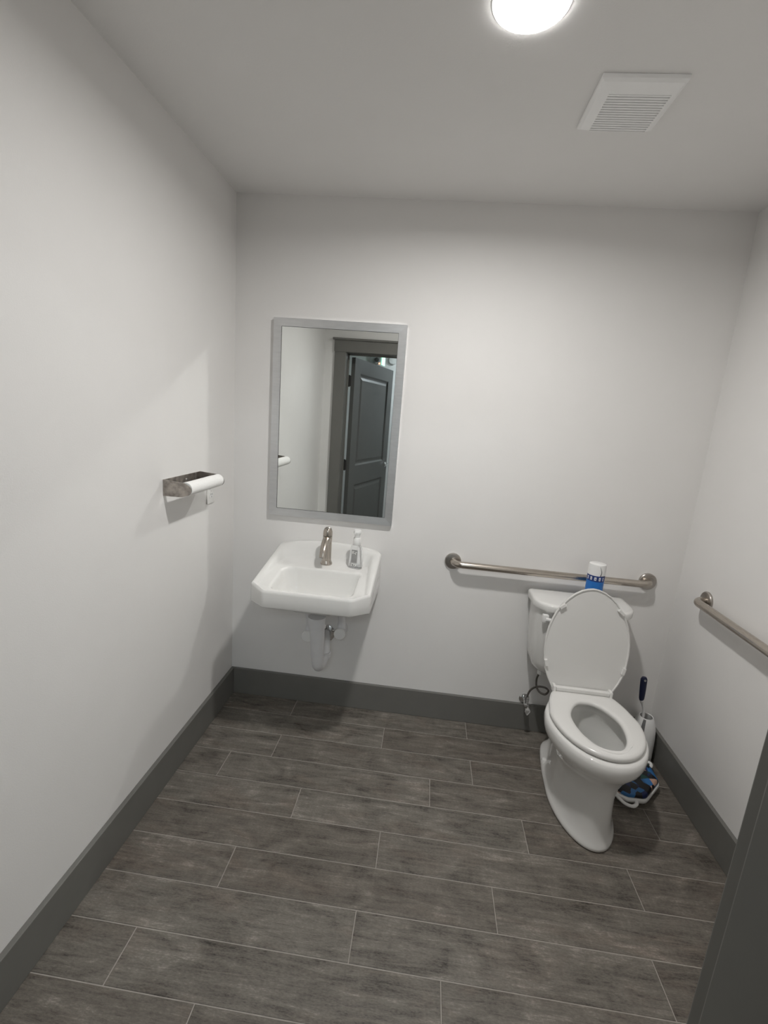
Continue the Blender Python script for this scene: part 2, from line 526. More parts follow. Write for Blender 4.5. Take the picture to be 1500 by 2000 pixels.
# ================================================================== exhaust fan grille
VX0, VX1, VY0, VY1 = 1.303, 1.521, -0.757, -0.534
vt = thing('exhaust_fan_grille', 'square white exhaust fan grille with louvres in the ceiling', 'vent', (1.41, -.645, H))
sx0, sx1, sy0, sy1 = 1.338, 1.500, -0.706, -0.544
def rect(x0, x1, y0, y1, z): return [Vector(p) for p in ((x0, y0, z), (x1, y0, z), (x1, y1, z), (x0, y1, z))]
b = loft([rect(VX0, VX1, VY0, VY1, H - .0005), rect(VX0, VX1, VY0, VY1, H - .010), rect(VX0 + .008, VX1 - .008, VY0 + .008, VY1 - .008, H - .015),
          rect(sx0, sx1, sy0, sy1, H - .018), rect(sx0, sx1, sy0, sy1, H - .001)], cap0=False, cap1=False)
link('frame', b, 'vent_plastic', vt, recalc=True)
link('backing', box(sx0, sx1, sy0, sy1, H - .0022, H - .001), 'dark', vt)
NS = 15
pitch = (sy1 - sy0) / NS
for i in range(NS):
    yc = sy0 + (i + .5) * pitch
    if i == 0:
        sl = box(-(sx1 - sx0) / 2, (sx1 - sx0) / 2, -pitch * .30, pitch * .30, -.0045, .0045, bev=.001)
        slat = link('slat', sl, 'vent_plastic', vt)
        slat.matrix_parent_inverse = Matrix.Identity(4)
        first = slat
    else:
        slat = first.copy(); COL.objects.link(slat)
    slat.location = ((sx0 + sx1) / 2 - 1.41, yc + .645, -.0135)
    slat.parent = vt

# ================================================================== mirror
MX0, MX1, MZ0, MZ1 = 0.191, 0.801, 1.010, 1.930
mr = thing('framed_mirror', 'tall rectangular wall mirror in a brushed silver frame above the sink', 'mirror', ((MX0 + MX1) / 2, 0, MZ0))
FW, FD = 0.036, 0.022
def fr(x0, x1, z0, z1, y): return [Vector(p) for p in ((x0, y, z0), (x1, y, z0), (x1, y, z1), (x0, y, z1))]
def side(p, q, pi, qi, name):
    # mitred frame member between outer points p, q and inner points pi, qi (x, z)
    y0, y1 = -.0008, -FD
    b = bmesh.new()
    def ring(P, Pi): return [Vector((P[0], y0, P[1])), Vector((P[0], y1, P[1])), Vector((Pi[0], y1 + .002, Pi[1])), Vector((Pi[0], y0, Pi[1]))]
    loft([ring(p, pi), ring(q, qi)], bm=b)
    return link(name, b, 'silver', mr)
o4 = [(MX0, MZ0), (MX1, MZ0), (MX1, MZ1), (MX0, MZ1)]
i4 = [(MX0 + FW, MZ0 + FW), (MX1 - FW, MZ0 + FW), (MX1 - FW, MZ1 - FW), (MX0 + FW, MZ1 - FW)]
for k in range(4): side(o4[k], o4[(k + 1) % 4], i4[k], i4[(k + 1) % 4], 'frame_side')
link('glass', box(MX0 + FW - .004, MX1 - FW + .004, -.0165, -.003, MZ0 + FW - .004, MZ1 - FW + .004), 'mirror', mr)
b = bmesh.new()
for k in range(4):
    a, c = i4[k], i4[(k + 1) % 4]
    pth = [Vector((a[0], -.0172, a[1])), Vector((c[0], -.0172, c[1]))]
    tube(pth, .0012, 6, bm=b)
link('glass_edge', b, 'dark', mr)

# ================================================================== sink
SX, SY0 = 0.508, -0.25
sk = thing('porcelain_sink', 'white porcelain wall-hung sink with chamfered front corners below the mirror', 'sink', (SX, 0, .69))
ANG = [2 * PI * k / 360 for k in range(360)]
YB = -0.001
def outline(i=0.0, ib=0.0, rc=0.03, fr_=0.0):
    x0, x1 = 0.251 + i, 0.766 - i
    f = -0.462 + i + fr_
    c = i * 0.4
    return fillet_poly([(x0, YB - ib, rc), (x0, -0.405 + c, .012), (0.322 + c, f, .03), (0.694 - c, f, .03), (x1, -0.405 + c, .012), (x1, YB - ib, rc)], 7)
C0 = (.512, -.31)
def rim_z(x, y):
    s = 0.873 - (0.873 - 0.802) * (max(0, -y) / 0.405) ** 1.0
    arch = 0.026 * max(0.0, 1 - ((x - SX) / 0.25) ** 2) * smoothstep(-.05, 0.0, y)
    if y < -0.400:
        s = 0.802 - 0.010 * smoothstep(-.400, -.46, y)
    return s + arch
def deck_z(x, y): return 0.8130 - 0.024 * smoothstep(-.185, -.45, y)
def ring(poly, zf):
    return [Vector((p.x, p.y, zf(p.x, p.y))) for p in ray_ring(poly, C0, ANG)]
out0 = outline()
basin = fillet_poly([(.333, -.190, .055), (.333, -.425, .045), (.690, -.425, .045), (.690, -.190, .030)], 8)
def shrink(poly, f, c=(.512, -.31)):
    return [Vector((c[0] + (p.x - c[0]) * f, c[1] + (p.y - c[1]) * f)) for p in poly]
def at_deck(dz): return lambda x, y: deck_z(x, y) + dz
def bot_z(x, y): return 0.688 + 0.026 * smoothstep(-.02, -.42, y)
foot = fillet_poly([(.302, -.046, .085), (.275, -.405, .015), (.330, -.446, .03), (.687, -.446, .03), (.742, -.405, .015), (.708, -.046, .045)], 8)
foot2 = fillet_poly([(.310, -.054, .085), (.283, -.403, .015), (.334, -.442, .03), (.683, -.442, .03), (.734, -.403, .015), (.700, -.054, .045)], 8)
wall_in = fillet_poly([(.293, -.030, .070), (.270, -.407, .012), (.328, -.452, .03), (.689, -.452, .03), (.747, -.407, .012), (.718, -.030, .040)], 8)
top_in = fillet_poly([(.284, -.017, .060), (.264, -.406, .012), (.326, -.455, .03), (.691, -.455, .03), (.753, -.406, .012), (.731, -.017, .040)], 8)
def mixz(k): return lambda x, y: deck_z(x, y) + k * max(0, rim_z(x, y) - deck_z(x, y))
def under(x, y): return 0.655
def low(f, dy): return [Vector((p.x, p.y + dy)) for p in shrink(basin, f)]
rings = [
    ring(low(.30, .024), lambda x, y: .6525), ring(low(.55, .058), lambda x, y: .655), ring(low(.86, .025), lambda x, y: .690),
    ring(outline(.03, 0, .02), lambda x, y: bot_z(x, y) + .006), ring(outline(.008, 0, .025), lambda x, y: bot_z(x, y) + .002),
    ring(outline(.002, 0, .028), lambda x, y: bot_z(x, y) + .003), ring(outline(0, 0, .03), lambda x, y: bot_z(x, y) + .008),
    ring(outline(0, 0, .03), lambda x, y: (bot_z(x, y) + rim_z(x, y)) / 2), ring(outline(0.001, 0, .03), lambda x, y: rim_z(x, y) - .012),
    ring(outline(.003, 0.001, .03), lambda x, y: rim_z(x, y) - .004), ring(outline(.008, 0.005, .03), lambda x, y: rim_z(x, y)),
    ring(top_in, lambda x, y: max(rim_z(x, y) - .0015, deck_z(x, y))),
    ring(wall_in, mixz(.80)), ring(foot, mixz(.20)), ring(foot2, mixz(0.0)),
]
for f_, dz_ in ((1.06, -.0003), (1.03, -.0012), (1.0, -.0040), (.982, -.0095), (.965, -.018), (.945, -.034), (.92, -.052)):
    rings.append(ring(shrink(basin, f_), at_deck(dz_)))
rings.append(ring(shrink(basin, .87), lambda x, y: .728))
rings.append(ring(shrink(basin, .76), lambda x, y: .695))
rings.append(ring(shrink(basin, .50), lambda x, y: .670))
rings.append(ring(shrink(basin, .15), lambda x, y: .661))
link('basin', loft(rings), 'porcelain', sk, smooth=72)
link('drain', lathe([(.022, 0), (.022, .003), (.017, .004), (.016, .001), (.0, .001)], (.512, -.31, .6612), 'z', 28, cap1=False), 'chrome', sk, smooth=40)
link('overflow', lathe([(.009, 0), (.009, .002), (.005, .0022), (.005, .0)], (.512, -.4085, .752), 'y', 18), 'chrome', sk, smooth=40)

# ---- faucet
FX, FY, FZ = 0.509, -0.106, 0.8135
fc = thing('faucet', 'single-handle brushed nickel faucet standing on the sink', 'faucet', (FX, FY, FZ))
link('base', lathe([(.0275, 0), (.0285, .004), (.0265, .010), (.0235, .015), (.022, .020)], (FX, FY, FZ), 'z', 36), 'nickel', fc, smooth=35)
link('body', lathe([(.0218, .018), (.0212, .05), (.0212, .115), (.0222, .136), (.0218, .140)], (FX, FY, FZ), 'z', 36), 'nickel', fc, smooth=35)
sp = spline([(FX, FY - .000, FZ + .122), (FX, FY - .022, FZ + .124), (FX, FY - .048, FZ + .113), (FX, FY - .075, FZ + .089), (FX, FY - .092, FZ + .058)], 8)
link('spout', tube(sp, lambda t: (.0180 - .0045 * t, .0205 - .0045 * t), 22), 'nickel', fc, smooth=45)
link('handle_seam', lathe([(.0208, .1395), (.0208, .1425)], (FX, FY, FZ), 'z', 36), 'dark', fc, smooth=35)
b = lathe([(.0222, .142), (.0224, .150), (.0212, .163), (.0170, .175), (.0095, .182), (0, .184)], (FX, FY, FZ), 'z', 36, cap1=False)
merge(b, tube(spline([(FX, FY - .002, FZ + .172), (FX, FY - .016, FZ + .180), (FX, FY - .032, FZ + .184)], 6), lambda t: (.0065 - .001 * t, .0085 - .001 * t), 14))
link('handle', b, 'nickel', fc, smooth=45)

# ---- hand sanitizer bottle
BX, BY, BZ = 0.652, -0.116, 0.8135
hb = thing('sanitizer_bottle', 'small clear hand sanitizer pump bottle on the sink ledge', 'bottle', (BX, BY, BZ))
RZ = math.radians(-12)
def brg(z, w, d, p=3.0, n=40):
    out = []
    for k in range(n):
        a = 2 * PI * k / n
        cu, su = math.cos(a), math.sin(a)
        u = w * math.copysign(abs(cu) ** (2 / p), cu); v = d * math.copysign(abs(su) ** (2 / p), su)
        out.append(Vector((BX + u * math.cos(RZ) - v * math.sin(RZ), BY + u * math.sin(RZ) + v * math.cos(RZ), BZ + z)))
    return out
link('bottle', loft([brg(.0004, .026, .014), brg(.003, .031, .0185), (brg(.012, .0335, .0205)), brg(.035, .0325, .0195), brg(.07, .0285, .0185), brg(.095, .0275, .018), brg(.106, .0255, .0165), brg(.113, .018, .0145, 2.2), brg(.116, .0145, .0135, 2)]), 'clear', hb, smooth=40)
def bface(u, z, out=.0008, d=None):
    dd = (.0198 if z < .05 else .0188) + out
    return Vector((BX + u * math.cos(RZ) + dd * math.sin(RZ), BY + u * math.sin(RZ) - dd * math.cos(RZ), BZ + z))
def patch(u0, u1, z0, z1, out=.0008):
    b = bmesh.new()
    vs = [b.verts.new(bface(u, z, out)) for u, z in ((u0, z0), (u1, z0), (u1, z1), (u0, z1))]
    b.faces.new(vs)
    r = bmesh.ops.extrude_face_region(b, geom=b.faces[:])
    off = (bface(0, .05, out + .0003) - bface(0, .05, out))
    for e in r['geom']:
        if isinstance(e, bmesh.types.BMVert): e.co += off
    return b
lab = link('label', patch(-.016, .013, .030, .092), 'greyink', hb)
for u0, u1, z0, z1 in ((-.0135, -.0105, .072, .086), (-.009, -.003, .083, .086), (-.009, -.006, .074, .081), (-.004, .001, .074, .0775), (.003, .010, .080, .083), (.003, .006, .070, .078)):
    link('print_mark', patch(u0, u1, z0, z1, .0013), 'offwhite_plastic', lab)
tagp = link('size_tag', patch(-.015, .008, .012, .024), 'offwhite_plastic', hb)
link('print_mark', patch(-.011, -.004, .0155, .0205, .0013), 'ink', tagp)
link('print_mark', patch(-.001, .004, .0155, .0195, .0013), 'ink', tagp)
link('collar', lathe([(.0165, .113), (.0185, .116), (.0185, .143), (.0165, .147), (.0085, .149)], (BX, BY, BZ), 'z', 28), 'white_plastic', hb, smooth=35)
b = lathe([(.0130, .147), (.0125, .160), (.0150, .164), (.0185, .170), (.0185, .180), (.0155, .185), (0, .186)], (BX, BY, BZ), 'z', 28, cap1=False)
merge(b, tube([(BX, BY, BZ + .176), (BX - .006, BY - .028, BZ + .175)], .0055, 12))
link('pump', b, 'white_plastic', hb, smooth=35)

# ---- drain trap with its insulating cover
dp = thing('drain_trap', 'white covered drain trap hanging under the sink', 'drain pipe', (.512, -.25, .33))
link('tailpiece', lathe([(.040, .612), (.0385, .585), (.0365, .556)], (.512, -.262, 0), 'z', 32), 'pvc', dp, smooth=40)
cv = spline([(.513, -.258, .572), (.516, -.256, .50), (.519, -.252, .43), (.520, -.250, .395)], 8)
link('cover', tube(cv, lambda t: .0355 - .0075 * t, 28), 'pvc', dp, smooth=40)
bend = spline([(.520, -.250, .40), (.521, -.246, .368), (.523, -.225, .344), (.527, -.190, .338), (.531, -.158, .350), (.533, -.135, .375), (.530, -.112, .396), (.522, -.075, .404), (.512, -.035, .405), (.507, -.002, .405)], 8)
link('bend', tube(bend, lambda t: .0275 - .006 * min(1, t * 1.6), 24), 'pvc', dp, smooth=45)
link('nut', lathe([(.030, -.012), (.031, -.008), (.031, .010), (.029, .013)], (.532, -.142, .362), 'z', 10), 'pvc', dp, smooth=30)
b = lathe([(.046, -.001), (.046, -.006), (.030, -.014), (.026, -.014)], (.507, 0, .405), 'y', 36)
link('wall_flange', b, 'chrome', dp, smooth=40)['label'] = 'chrome wall flange'

# ---- shut-off valves in white covers, one each side of the trap
for (vx, vy, vz, lb) in ((.437, -.122, .436, 'white covered water valve half hidden by the drain trap'), (.592, -.092, .452, 'white covered water valve beside the drain trap, fully in view')):
    sv = thing('supply_valve_cover', lb, 'valve cover', (vx, 0, vz), 'valve covers under the sink')
    link('sleeve', lathe([(.024, -.001), (.026, -.012), (.0275, -.03), (.0275, vy + .004), (.024, vy)], (vx, 0, vz), 'y', 30), 'pvc', sv, smooth=40)
    link('end_cap', lathe([(.0285, 0), (.0285, -.008), (.0265, -.0105), (0, -.0108)], (vx, vy + .003, vz), 'y', 30, cap1=False), 'white_plastic', sv, smooth=40)
    link('riser_cover', tube(spline([(vx, vy + .034, vz + .012), (vx + .002, vy + .030, vz + .06), (vx - .006, vy + .010, vz + .14), (vx + (.012 if vx > .5 else -.004), -.118, .680)], 6), lambda t: .023 - .012 * t, 18), 'pvc', sv, smooth=50)

# ================================================================== paper towel holder and roll
AY0, AY1, AZ = -0.622, -0.349, 1.214
th = thing('paper_towel_holder', 'scuffed stainless steel paper towel holder on the side wall', 'towel holder', (0, (AY0 + AY1) / 2, AZ))
link('back_plate', box(.0006, .0035, AY0, AY1, AZ - .030, AZ + .030, bev=.0008), 'steel_scuffed', th)
arm = fillet_poly([(.0006, AZ - .030, 0), (.070, AZ - .0295, .02), (.106, AZ - .018, .02), (.109, AZ + .008, .022), (.080, AZ + .024, .05), (.0006, AZ + .030, 0)], 8)
for yy in (AY0, AY1):
    b = prism(arm, lambda u, v, t: (u, t, v), yy - .0015, yy + .0015, .0006)
    a_ = link('arm', b, 'steel_scuffed', th)
    s_ = 1 if yy == AY0 else -1
    link('spindle', lathe([(.0095, 0), (.0095, s_ * .014), (.007, s_ * .017)], (.083, yy + s_ * .0012, AZ), 'y', 18), 'chrome', a_, smooth=40)
link('mounting_tab', box(.0036, .0062, AY1 - .045, AY1 - .036, AZ - .026, AZ + .028, bev=.0006), 'chrome', th)
link('screw', lathe([(.0045, .0035), (.0040, .0055), (0, .0062)], (0, -.46, AZ + .010), 'x', 16, cap1=False), 'chrome', th, smooth=40)
pr = thing('paper_towel_roll', 'nearly used up white paper towel roll in the steel holder', 'paper roll', (.083, (AY0 + AY1) / 2, AZ))
RR = .0255
L0, L1 = AY0 + .005, AY1 - .005
prof = [(.0175, L0), (RR - .001, L0), (RR, L0 + .001)] + [(RR + random.uniform(-.0003, .0003), L0 + (L1 - L0) * k / 12) for k in range(1, 12)] + [(RR, L1 - .001), (RR - .001, L1), (.0175, L1)]
link('sheets', lathe(prof, (.083, 0, AZ), 'y', 40, cap0=False, cap1=False), 'paper', pr, smooth=40)
link('core', lathe([(.0175, L0 + .0006), (.0178, L1 - .0006), (.0160, L1 - .0006), (.0160, L0 + .0006), (.0175, L0 + .0006)], (.083, 0, AZ), 'y', 32, cap0=False, cap1=False), 'card', pr, smooth=40)

# outlet
ol = thing('electrical_outlet', 'white electrical outlet plate below the towel holder', 'outlet', (0, -.254, 1.147))
OY, OZc = -.254, 1.147
link('plate', box(.0005, .0055, OY - .035, OY + .035, OZc - .057, OZc + .057, bev=.002), 'offwhite_plastic', ol)
for dz in (.0195, -.0195):
    rc = link('receptacle', prism(fillet_poly([(OY - .017, OZc + dz - .014, .006), (OY + .017, OZc + dz - .014, .006), (OY + .017, OZc + dz + .014, .006), (OY - .017, OZc + dz + .014, .006)], 5), lambda u, v, t: (t, u, v), .0052, .0072), 'white_plastic', ol)
    for dy in (-.0065, .0065):
        link('slot', box(.0071, .0075, OY + dy - .0011, OY + dy + .0011, OZc + dz - .001, OZc + dz + .008), 'dark', rc)
    link('ground_hole', lathe([(.0024, .0071), (.0024, .0075)], (0, OY, OZc + dz - .008), 'x', 12), 'dark', rc)
link('screw', lathe([(.003, .0054), (.0025, .0066), (0, .0068)], (0, OY, OZc), 'x', 14, cap1=False), 'white_plastic', ol, smooth=40)

# ================================================================== grab bars
def grab_bar(label, p0, p1, nrm, stand, r=.0165, rf=.040):
    p0, p1, nrm = Vector(p0), Vector(p1), Vector(nrm)
    g = thing('grab_bar', label, 'grab bar', p0, 'grab bars')
    d = (p1 - p0).normalized()
    R = .046
    path = [p0 + nrm * .004]
    for k in range(9):
        a = PI / 2 * k / 8
        path.append(p0 + nrm * (stand - R + R * math.sin(a)) + d * (R - R * math.cos(a)))
    L = (p1 - p0).length
    for k in range(1, 12): path.append(p0 + nrm * stand + d * (R + (L - 2 * R) * k / 12))
    for k in range(9):
        a = PI / 2 * k / 8
        path.append(p1 + nrm * (stand - R + R * math.cos(a)) - d * (R - R * math.sin(a)))
    path.append(p1 + nrm * .004)
    link('bar', tube(path, r, 24), 'nickel', g, smooth=60)
    for p in (p0, p1):
        ax = 'y' if abs(nrm.y) > .5 else 'x'
        s = nrm.y if ax == 'y' else nrm.x
        link('flange', lathe([(rf, s * .0005), (rf, s * .007), (rf - .003, s * .0105), (.024, s * .0125), (.019, s * .0125)], p, ax, 40), 'steel', g, smooth=35)
    return g
grab_bar('horizontal brushed steel grab bar on the wall behind the toilet', (1.114, 0, .861), (2.030, 0, .858), (0, -1, 0), .055)
grab_bar('brushed steel grab bar on the side wall running out of the picture', (W, -.230, .868), (W, -1.297, .866), (-1, 0, 0), .055)

# ================================================================== toilet
XT = 1.704
tl = thing('toilet', 'white two-piece toilet with its lid raised in the corner', 'toilet', (XT, -.4, 0))
NA = 72
def egg(vf, vc, vb, a, wb, z, pw=5.0, pf=2.0):
    """ring: rounded front at vf, widest a at vc, back end at vb with half width wb"""
    out = []
    for k in range(NA):
        t = 2 * PI * k / NA
        c, s = math.cos(t), math.sin(t)
        if c >= 0:
            u = a * math.copysign(abs(s) ** (2 / pf), s); v = vc + (vf - vc) * c ** (2 / pf)
        else:
            q = abs(c) ** (2 / pw)
            w = a + (wb - a) * smoothstep(0, 1, q)
            u = w * math.copysign(abs(s) ** (2 / pw), s); v = vc - (vc - vb) * q
        out.append(Vector((XT + u, -v, z)))
    return out
# bowl and pedestal
R = [egg(.684, .44, .110, .119, .092, .0005), egg(.692, .44, .105, .124, .096, .006), egg(.691, .44, .105, .1235, .096, .016), egg(.686, .435, .107, .119, .090, .026),
     egg(.679, .43, .115, .1115, .066, .045), egg(.673, .43, .122, .107, .054, .080), egg(.668, .43, .125, .1045, .050, .130), egg(.664, .44, .125, .1045, .050, .190),
     egg(.666, .45, .130, .114, .056, .235), egg(.680, .46, .140, .139, .070, .278), egg(.700, .465, .160, .164, .088, .308), egg(.716, .47, .185, .180, .100, .330, 3.4),
     egg(.724, .47, .200, .1865, .106, .352, 3.2), egg(.725, .47, .205, .1870, .108, .372, 3.2), egg(.721, .47, .210, .1845, .108, .388, 3.2), egg(.713, .47, .218, .178, .104, .3945, 3.2),
     egg(.672, .48, .340, .125, .09, .3945, 2.4), egg(.664, .48, .348, .120, .085, .388, 2.3), egg(.662, .48, .352, .120, .085, .366, 2.2), egg(.670, .48, .346, .127, .09, .352, 2.2),
     egg(.655, .475, .352, .118, .085, .300, 2.2), egg(.610, .46, .352, .092, .075, .240, 2.1), egg(.560, .44, .352, .066, .06, .205, 2.0), egg(.510, .43, .362, .044, .045, .180, 2.0), egg(.480, .42, .370, .03, .03, .150, 2.0)]
link('bowl', loft(R), 'porcelain', tl, smooth=70)
def shelf(hw, vb, vf, z): return [Vector((p.x, p.y, z)) for p in fillet_poly([(XT - hw, -vb, .03), (XT - hw, -vf, .02), (XT + hw, -vf, .02), (XT + hw, -vb, .03)], 5)]
link('tank_shelf', loft([shelf(.045, .130, .300, .200), shelf(.052, .110, .300, .280), shelf(.066, .080, .300, .340), shelf(.072, .062, .300, .372), shelf(.072, .060, .300, .392), shelf(.066, .066, .295, .3965)]), 'porcelain', tl, smooth=50)
link('water', loft([egg(.585, .445, .353, .0785, .068, .2195, 2.1), egg(.586, .445, .352, .0790, .068, .2205, 2.1)]), 'water', tl)
# tank platform is part of the bowl; tank above it
def drect(x0, x1, vb, vf, rc, bow, z, n=72):
    """tank outline: flat back at vb, bowed front at vf, corner radius rc"""
    poly = fillet_poly([(x0, -vb, .012), (x0, -vf, rc), (x1, -vf, rc), (x1, -vb, .012)], 10)
    cx, hw = (x0 + x1) / 2, (x1 - x0) / 2
    res = ray_ring(poly, (cx, -(vb + vf) / 2), [2 * PI * (k + .5) / n for k in range(n)])
    out = []
    for p in res:
        f = smoothstep(vb, vf, -p.y)
        out.append(Vector((p.x, p.y - bow * f * max(0, 1 - ((p.x - cx) / hw) ** 2), z)))
    return out
TX0, TX1 = 1.497, 1.911
def trow(i, z, vf=.205, vb=.028): return drect(TX0 + i, TX1 - i, vb, vf - i * .6, .07, .018, z)
link('tank', loft([trow(.085, .398, .190, .045), trow(.068, .404, .195, .038), trow(.045, .416), trow(.028, .436), trow(.018, .470), trow(.010, .55), trow(.004, .64), trow(.001, .736)]), 'porcelain', tl, smooth=50)
def lrow(i, z, n=96): return drect(1.483 + i, 1.924 - i, .018 + i, .218 - i, .085, .022, z, n)
link('tank_lid', loft([lrow(.006, .7365), lrow(.001, .739), lrow(0, .743), lrow(0, .762), lrow(.002, .7675), lrow(.007, .771), lrow(.02, .7718)]), 'porcelain', tl, smooth=45)
b = box(1.516, 1.542, -.228, -.206, .690, .724, bev=.004)
merge(b, tube([(1.529, -.229, .706), (1.56, -.236, .705), (1.60, -.2375, .702)], lambda t: (.008, .005), 12))
link('flush_lever', b, 'white_plastic', tl, smooth=40)
# seat ring
def seat_out(i, z): return egg(.704 - i, .47, .292 + i, .1735 - i, .138 - i * .5, z, 6.5)
def seat_in(i, z): return egg(.664 + i, .50, .372 - i, .0935 + i, .074 + i, z, 2.4)
link('seat', loft([seat_in(.004, .3985), seat_out(.004, .3985), seat_out(0, .402), seat_out(0, .411), seat_out(.004, .4165), seat_out(.014, .4195), seat_out(.035, .4205),
                   seat_in(.02, .4205), seat_in(.006, .419), seat_in(0, .413), seat_in(0, .403), seat_in(.004, .3985)], cap0=False, cap1=False), 'seat', tl, smooth=50)
for su, sv in ((-.11, .45), (.11, .45), (-.07, .62), (.07, .62)):
    link('seat_bumper', box(XT + su * 1.28 - .008, XT + su * 1.28 + .008, -sv - .014, -sv + .014, .3945, .3990), 'rubber', tl)
# lid, raised and leaning on the tank
HB, HT = Vector((XT, -.292, .4195)), Vector((XT - .002, -.2475, .8765))
LV = (HT - HB).normalized(); LL = (HT - HB).length
LN = Vector((1, 0, 0)).cross(LV).normalized()       # faces the doorway
if LN.y > 0: LN = -LN
prof_w = [(0.0, .126), (.10, .150), (.19, .1665), (.28, .1745), (.40, .1785), (.50, .1765), (.60, .1690), (.68, .1585), (.76, .1430), (.83, .1225), (.89, .1000), (.94, .0745), (.975, .0480), (.993, .0240), (1.0, .004)]
def lid_pts(i):
    P = []
    for h, w in prof_w: P.append((w, h))
    pts = [Vector((-w, h * LL)) for w, h in P] + [Vector((w, h * LL)) for w, h in reversed(P)]
    if i:
        cx = Vector((0, LL * .45))
        res = []
        for p in pts:
            d = p - cx
            k = 1 - i / max(d.length, .05)
            res.append(cx + d * k)
        return res
    return pts
def l3(p, t): return HB + Vector((1, 0, 0)) * p.x + LV * p.y + LN * t
link('lid', loft([[l3(p, -.0125) for p in lid_pts(.012)], [l3(p, -.010) for p in lid_pts(.003)], [l3(p, -.004) for p in lid_pts(0)], [l3(p, .0035) for p in lid_pts(0)],
                  [l3(p, .0055) for p in lid_pts(.0015)], [l3(p, .0055) for p in lid_pts(.005)], [l3(p, .0010) for p in lid_pts(.0075)]]), 'seat', tl, smooth=35)
lido = bpy.data.objects[[o.name for o in tl.children if o.name.startswith('lid')][0]]
for u, h, ang in ((-.1215, .805, .86), (.1215, .805, -.86), (-.163, .245, -.22), (.163, .245, .22)):
    c = HB + Vector((1, 0, 0)) * u + LV * (h * LL)
    b = box(-.0065, .0065, -.015, .015, .0008, .0135, bev=.002)
    ca, sa = math.cos(-ang), math.sin(-ang)
    for v in b.verts:
        x, y, z = v.co
        v.co = c + Vector((1, 0, 0)) * (x * ca - y * sa) + LV * (x * sa + y * ca) + LN * z
    link('bumper', b, 'seat', lido)
# hinge bar
link('hinge', box(XT - .112, XT + .112, -.318, -.296, .4208, .438, bev=.004), 'seat', tl, smooth=40)
for s in (-1, 1):
    link('hinge_post', box(XT + s * .1185 - .006, XT + s * .1185 + .006, -.320, -.276, .4085, .442, bev=.003), 'seat', tl, smooth=40)
    link('bolt_cap', lathe([(.015, .0), (.0145, .010), (.011, .019), (0, .022)], (XT + s * .096, -.270, .024), 'z', 24, cap1=False), 'porcelain', tl, smooth=50)

# ---- water valve and hose of the toilet
sv = thing('toilet_shutoff_valve', 'chrome shut-off valve on the wall beside the toilet', 'valve', (1.549, 0, .167))
link('escutcheon', lathe([(.026, -.0005), (.026, -.003), (.018, -.011), (.009, -.013)], (1.549, 0, .171), 'y', 30), 'chrome', sv, smooth=40)
b = lathe([(.009, -.010), (.009, -.046), (.012, -.048), (.012, -.070), (.008, -.072)], (1.549, 0, .171), 'y', 20)
merge(b, lathe([(.0085, .0), (.0085, .022), (.0105, .024), (.0105, .034)], (1.549, -.058, .172), 'z', 6))
link('body', b, 'chrome', sv, smooth=40)
b = bmesh.new()
hr = []
for k in range(28):
    a = 2 * PI * k / 28
    r = 1 + .10 * math.cos(4 * a)
    hr.append((math.cos(a) * .012 * r, math.sin(a) * .020 * r))
loft([[Vector((1.553 + u, -.073, .152 + v)) for u, v in hr], [Vector((1.553 + u, -.083, .152 + v)) for u, v in hr]], bm=b)
merge(b, tube([(1.549, -.066, .165), (1.553, -.078, .152)], .005, 10))
link('handle', b, 'chrome', sv, smooth=40)
hs = thing('toilet_supply_hose', 'looped dark braided water hose running up to the toilet tank', 'hose', (1.56, -.06, .2))
hp = [(1.549, -.058, .204), (1.549, -.058, .228), (1.556, -.06, .253), (1.569, -.065, .273), (1.582, -.075, .287), (1.596, -.085, .296), (1.614, -.105, .304), (1.624, -.120, .298), (1.609, -.132, .286), (1.586, -.130, .290), (1.572, -.122, .303), (1.565, -.115, .321), (1.564, -.11, .351), (1.570, -.11, .375), (1.574, -.11, .386)]
link('hose', tube(spline(hp, 8), .0048, 12), 'hose', hs, smooth=60)
link('end_nut', lathe([(.011, 0), (.013, .003), (.013, .018), (.010, .020)], (1.575, -.11, .3765), 'z', 12), 'white_plastic', hs, smooth=30)
link('end_nut', lathe([(.009, 0), (.009, .012)], (1.549, -.058, .2065), 'z', 6), 'chrome', hs, smooth=30)

# ---- air freshener on the tank
AX, AY, AZ0 = 1.742, -0.137, 0.7722
af = thing('air_freshener', 'blue and white air freshener can standing on the toilet tank', 'air freshener', (AX, AY, AZ0))
link('base', lathe([(.033, 0), (.036, .003), (.0365, .012), (.0365, .110)], (AX, AY, AZ0), 'z', 44), 'blue', af, smooth=40)
link('band', lathe([(.0367, .110), (.0367, .137)], (AX, AY, AZ0), 'z', 44), 'bandblue', af, smooth=40)
link('cap', lathe([(.0366, .137), (.0360, .181), (.0348, .186), (.031, .188), (0, .1882)], (AX, AY, AZ0), 'z', 44, cap1=False), 'white_plastic', af, smooth=40)
def on_can(a, z, r=.0372):
    return Vector((AX + r * math.sin(a), AY - r * math.cos(a), AZ0 + z))
def can_patch(a0, a1, z0, z1, r=.0372):
    n = 4
    ri = [[on_can(a0 + (a1 - a0) * k / n, z, rr) for k in range(n + 1)] for z, rr in ((z0, r - .0008), (z0, r), (z1, r), (z1, r - .0008))]
    return loft(ri, False, False, closed=False)
VA = -0.36     # side turned to the doorway
bandc = [o for o in af.children if o.name.startswith('band')][0]
for da, wd in ((-.95, .16), (-.50, .20), (-.02, .24), (.48, .2), (.92, .14)):
    link('letter_block', can_patch(VA + da - wd / 2, VA + da + wd / 2, .1165, .1310), 'white_plastic', bandc)
    link('letter_mark', can_patch(VA + da - wd / 5, VA + da + wd / 6, .1200, .1255, .0375), 'bandblue', bandc)
wis = []
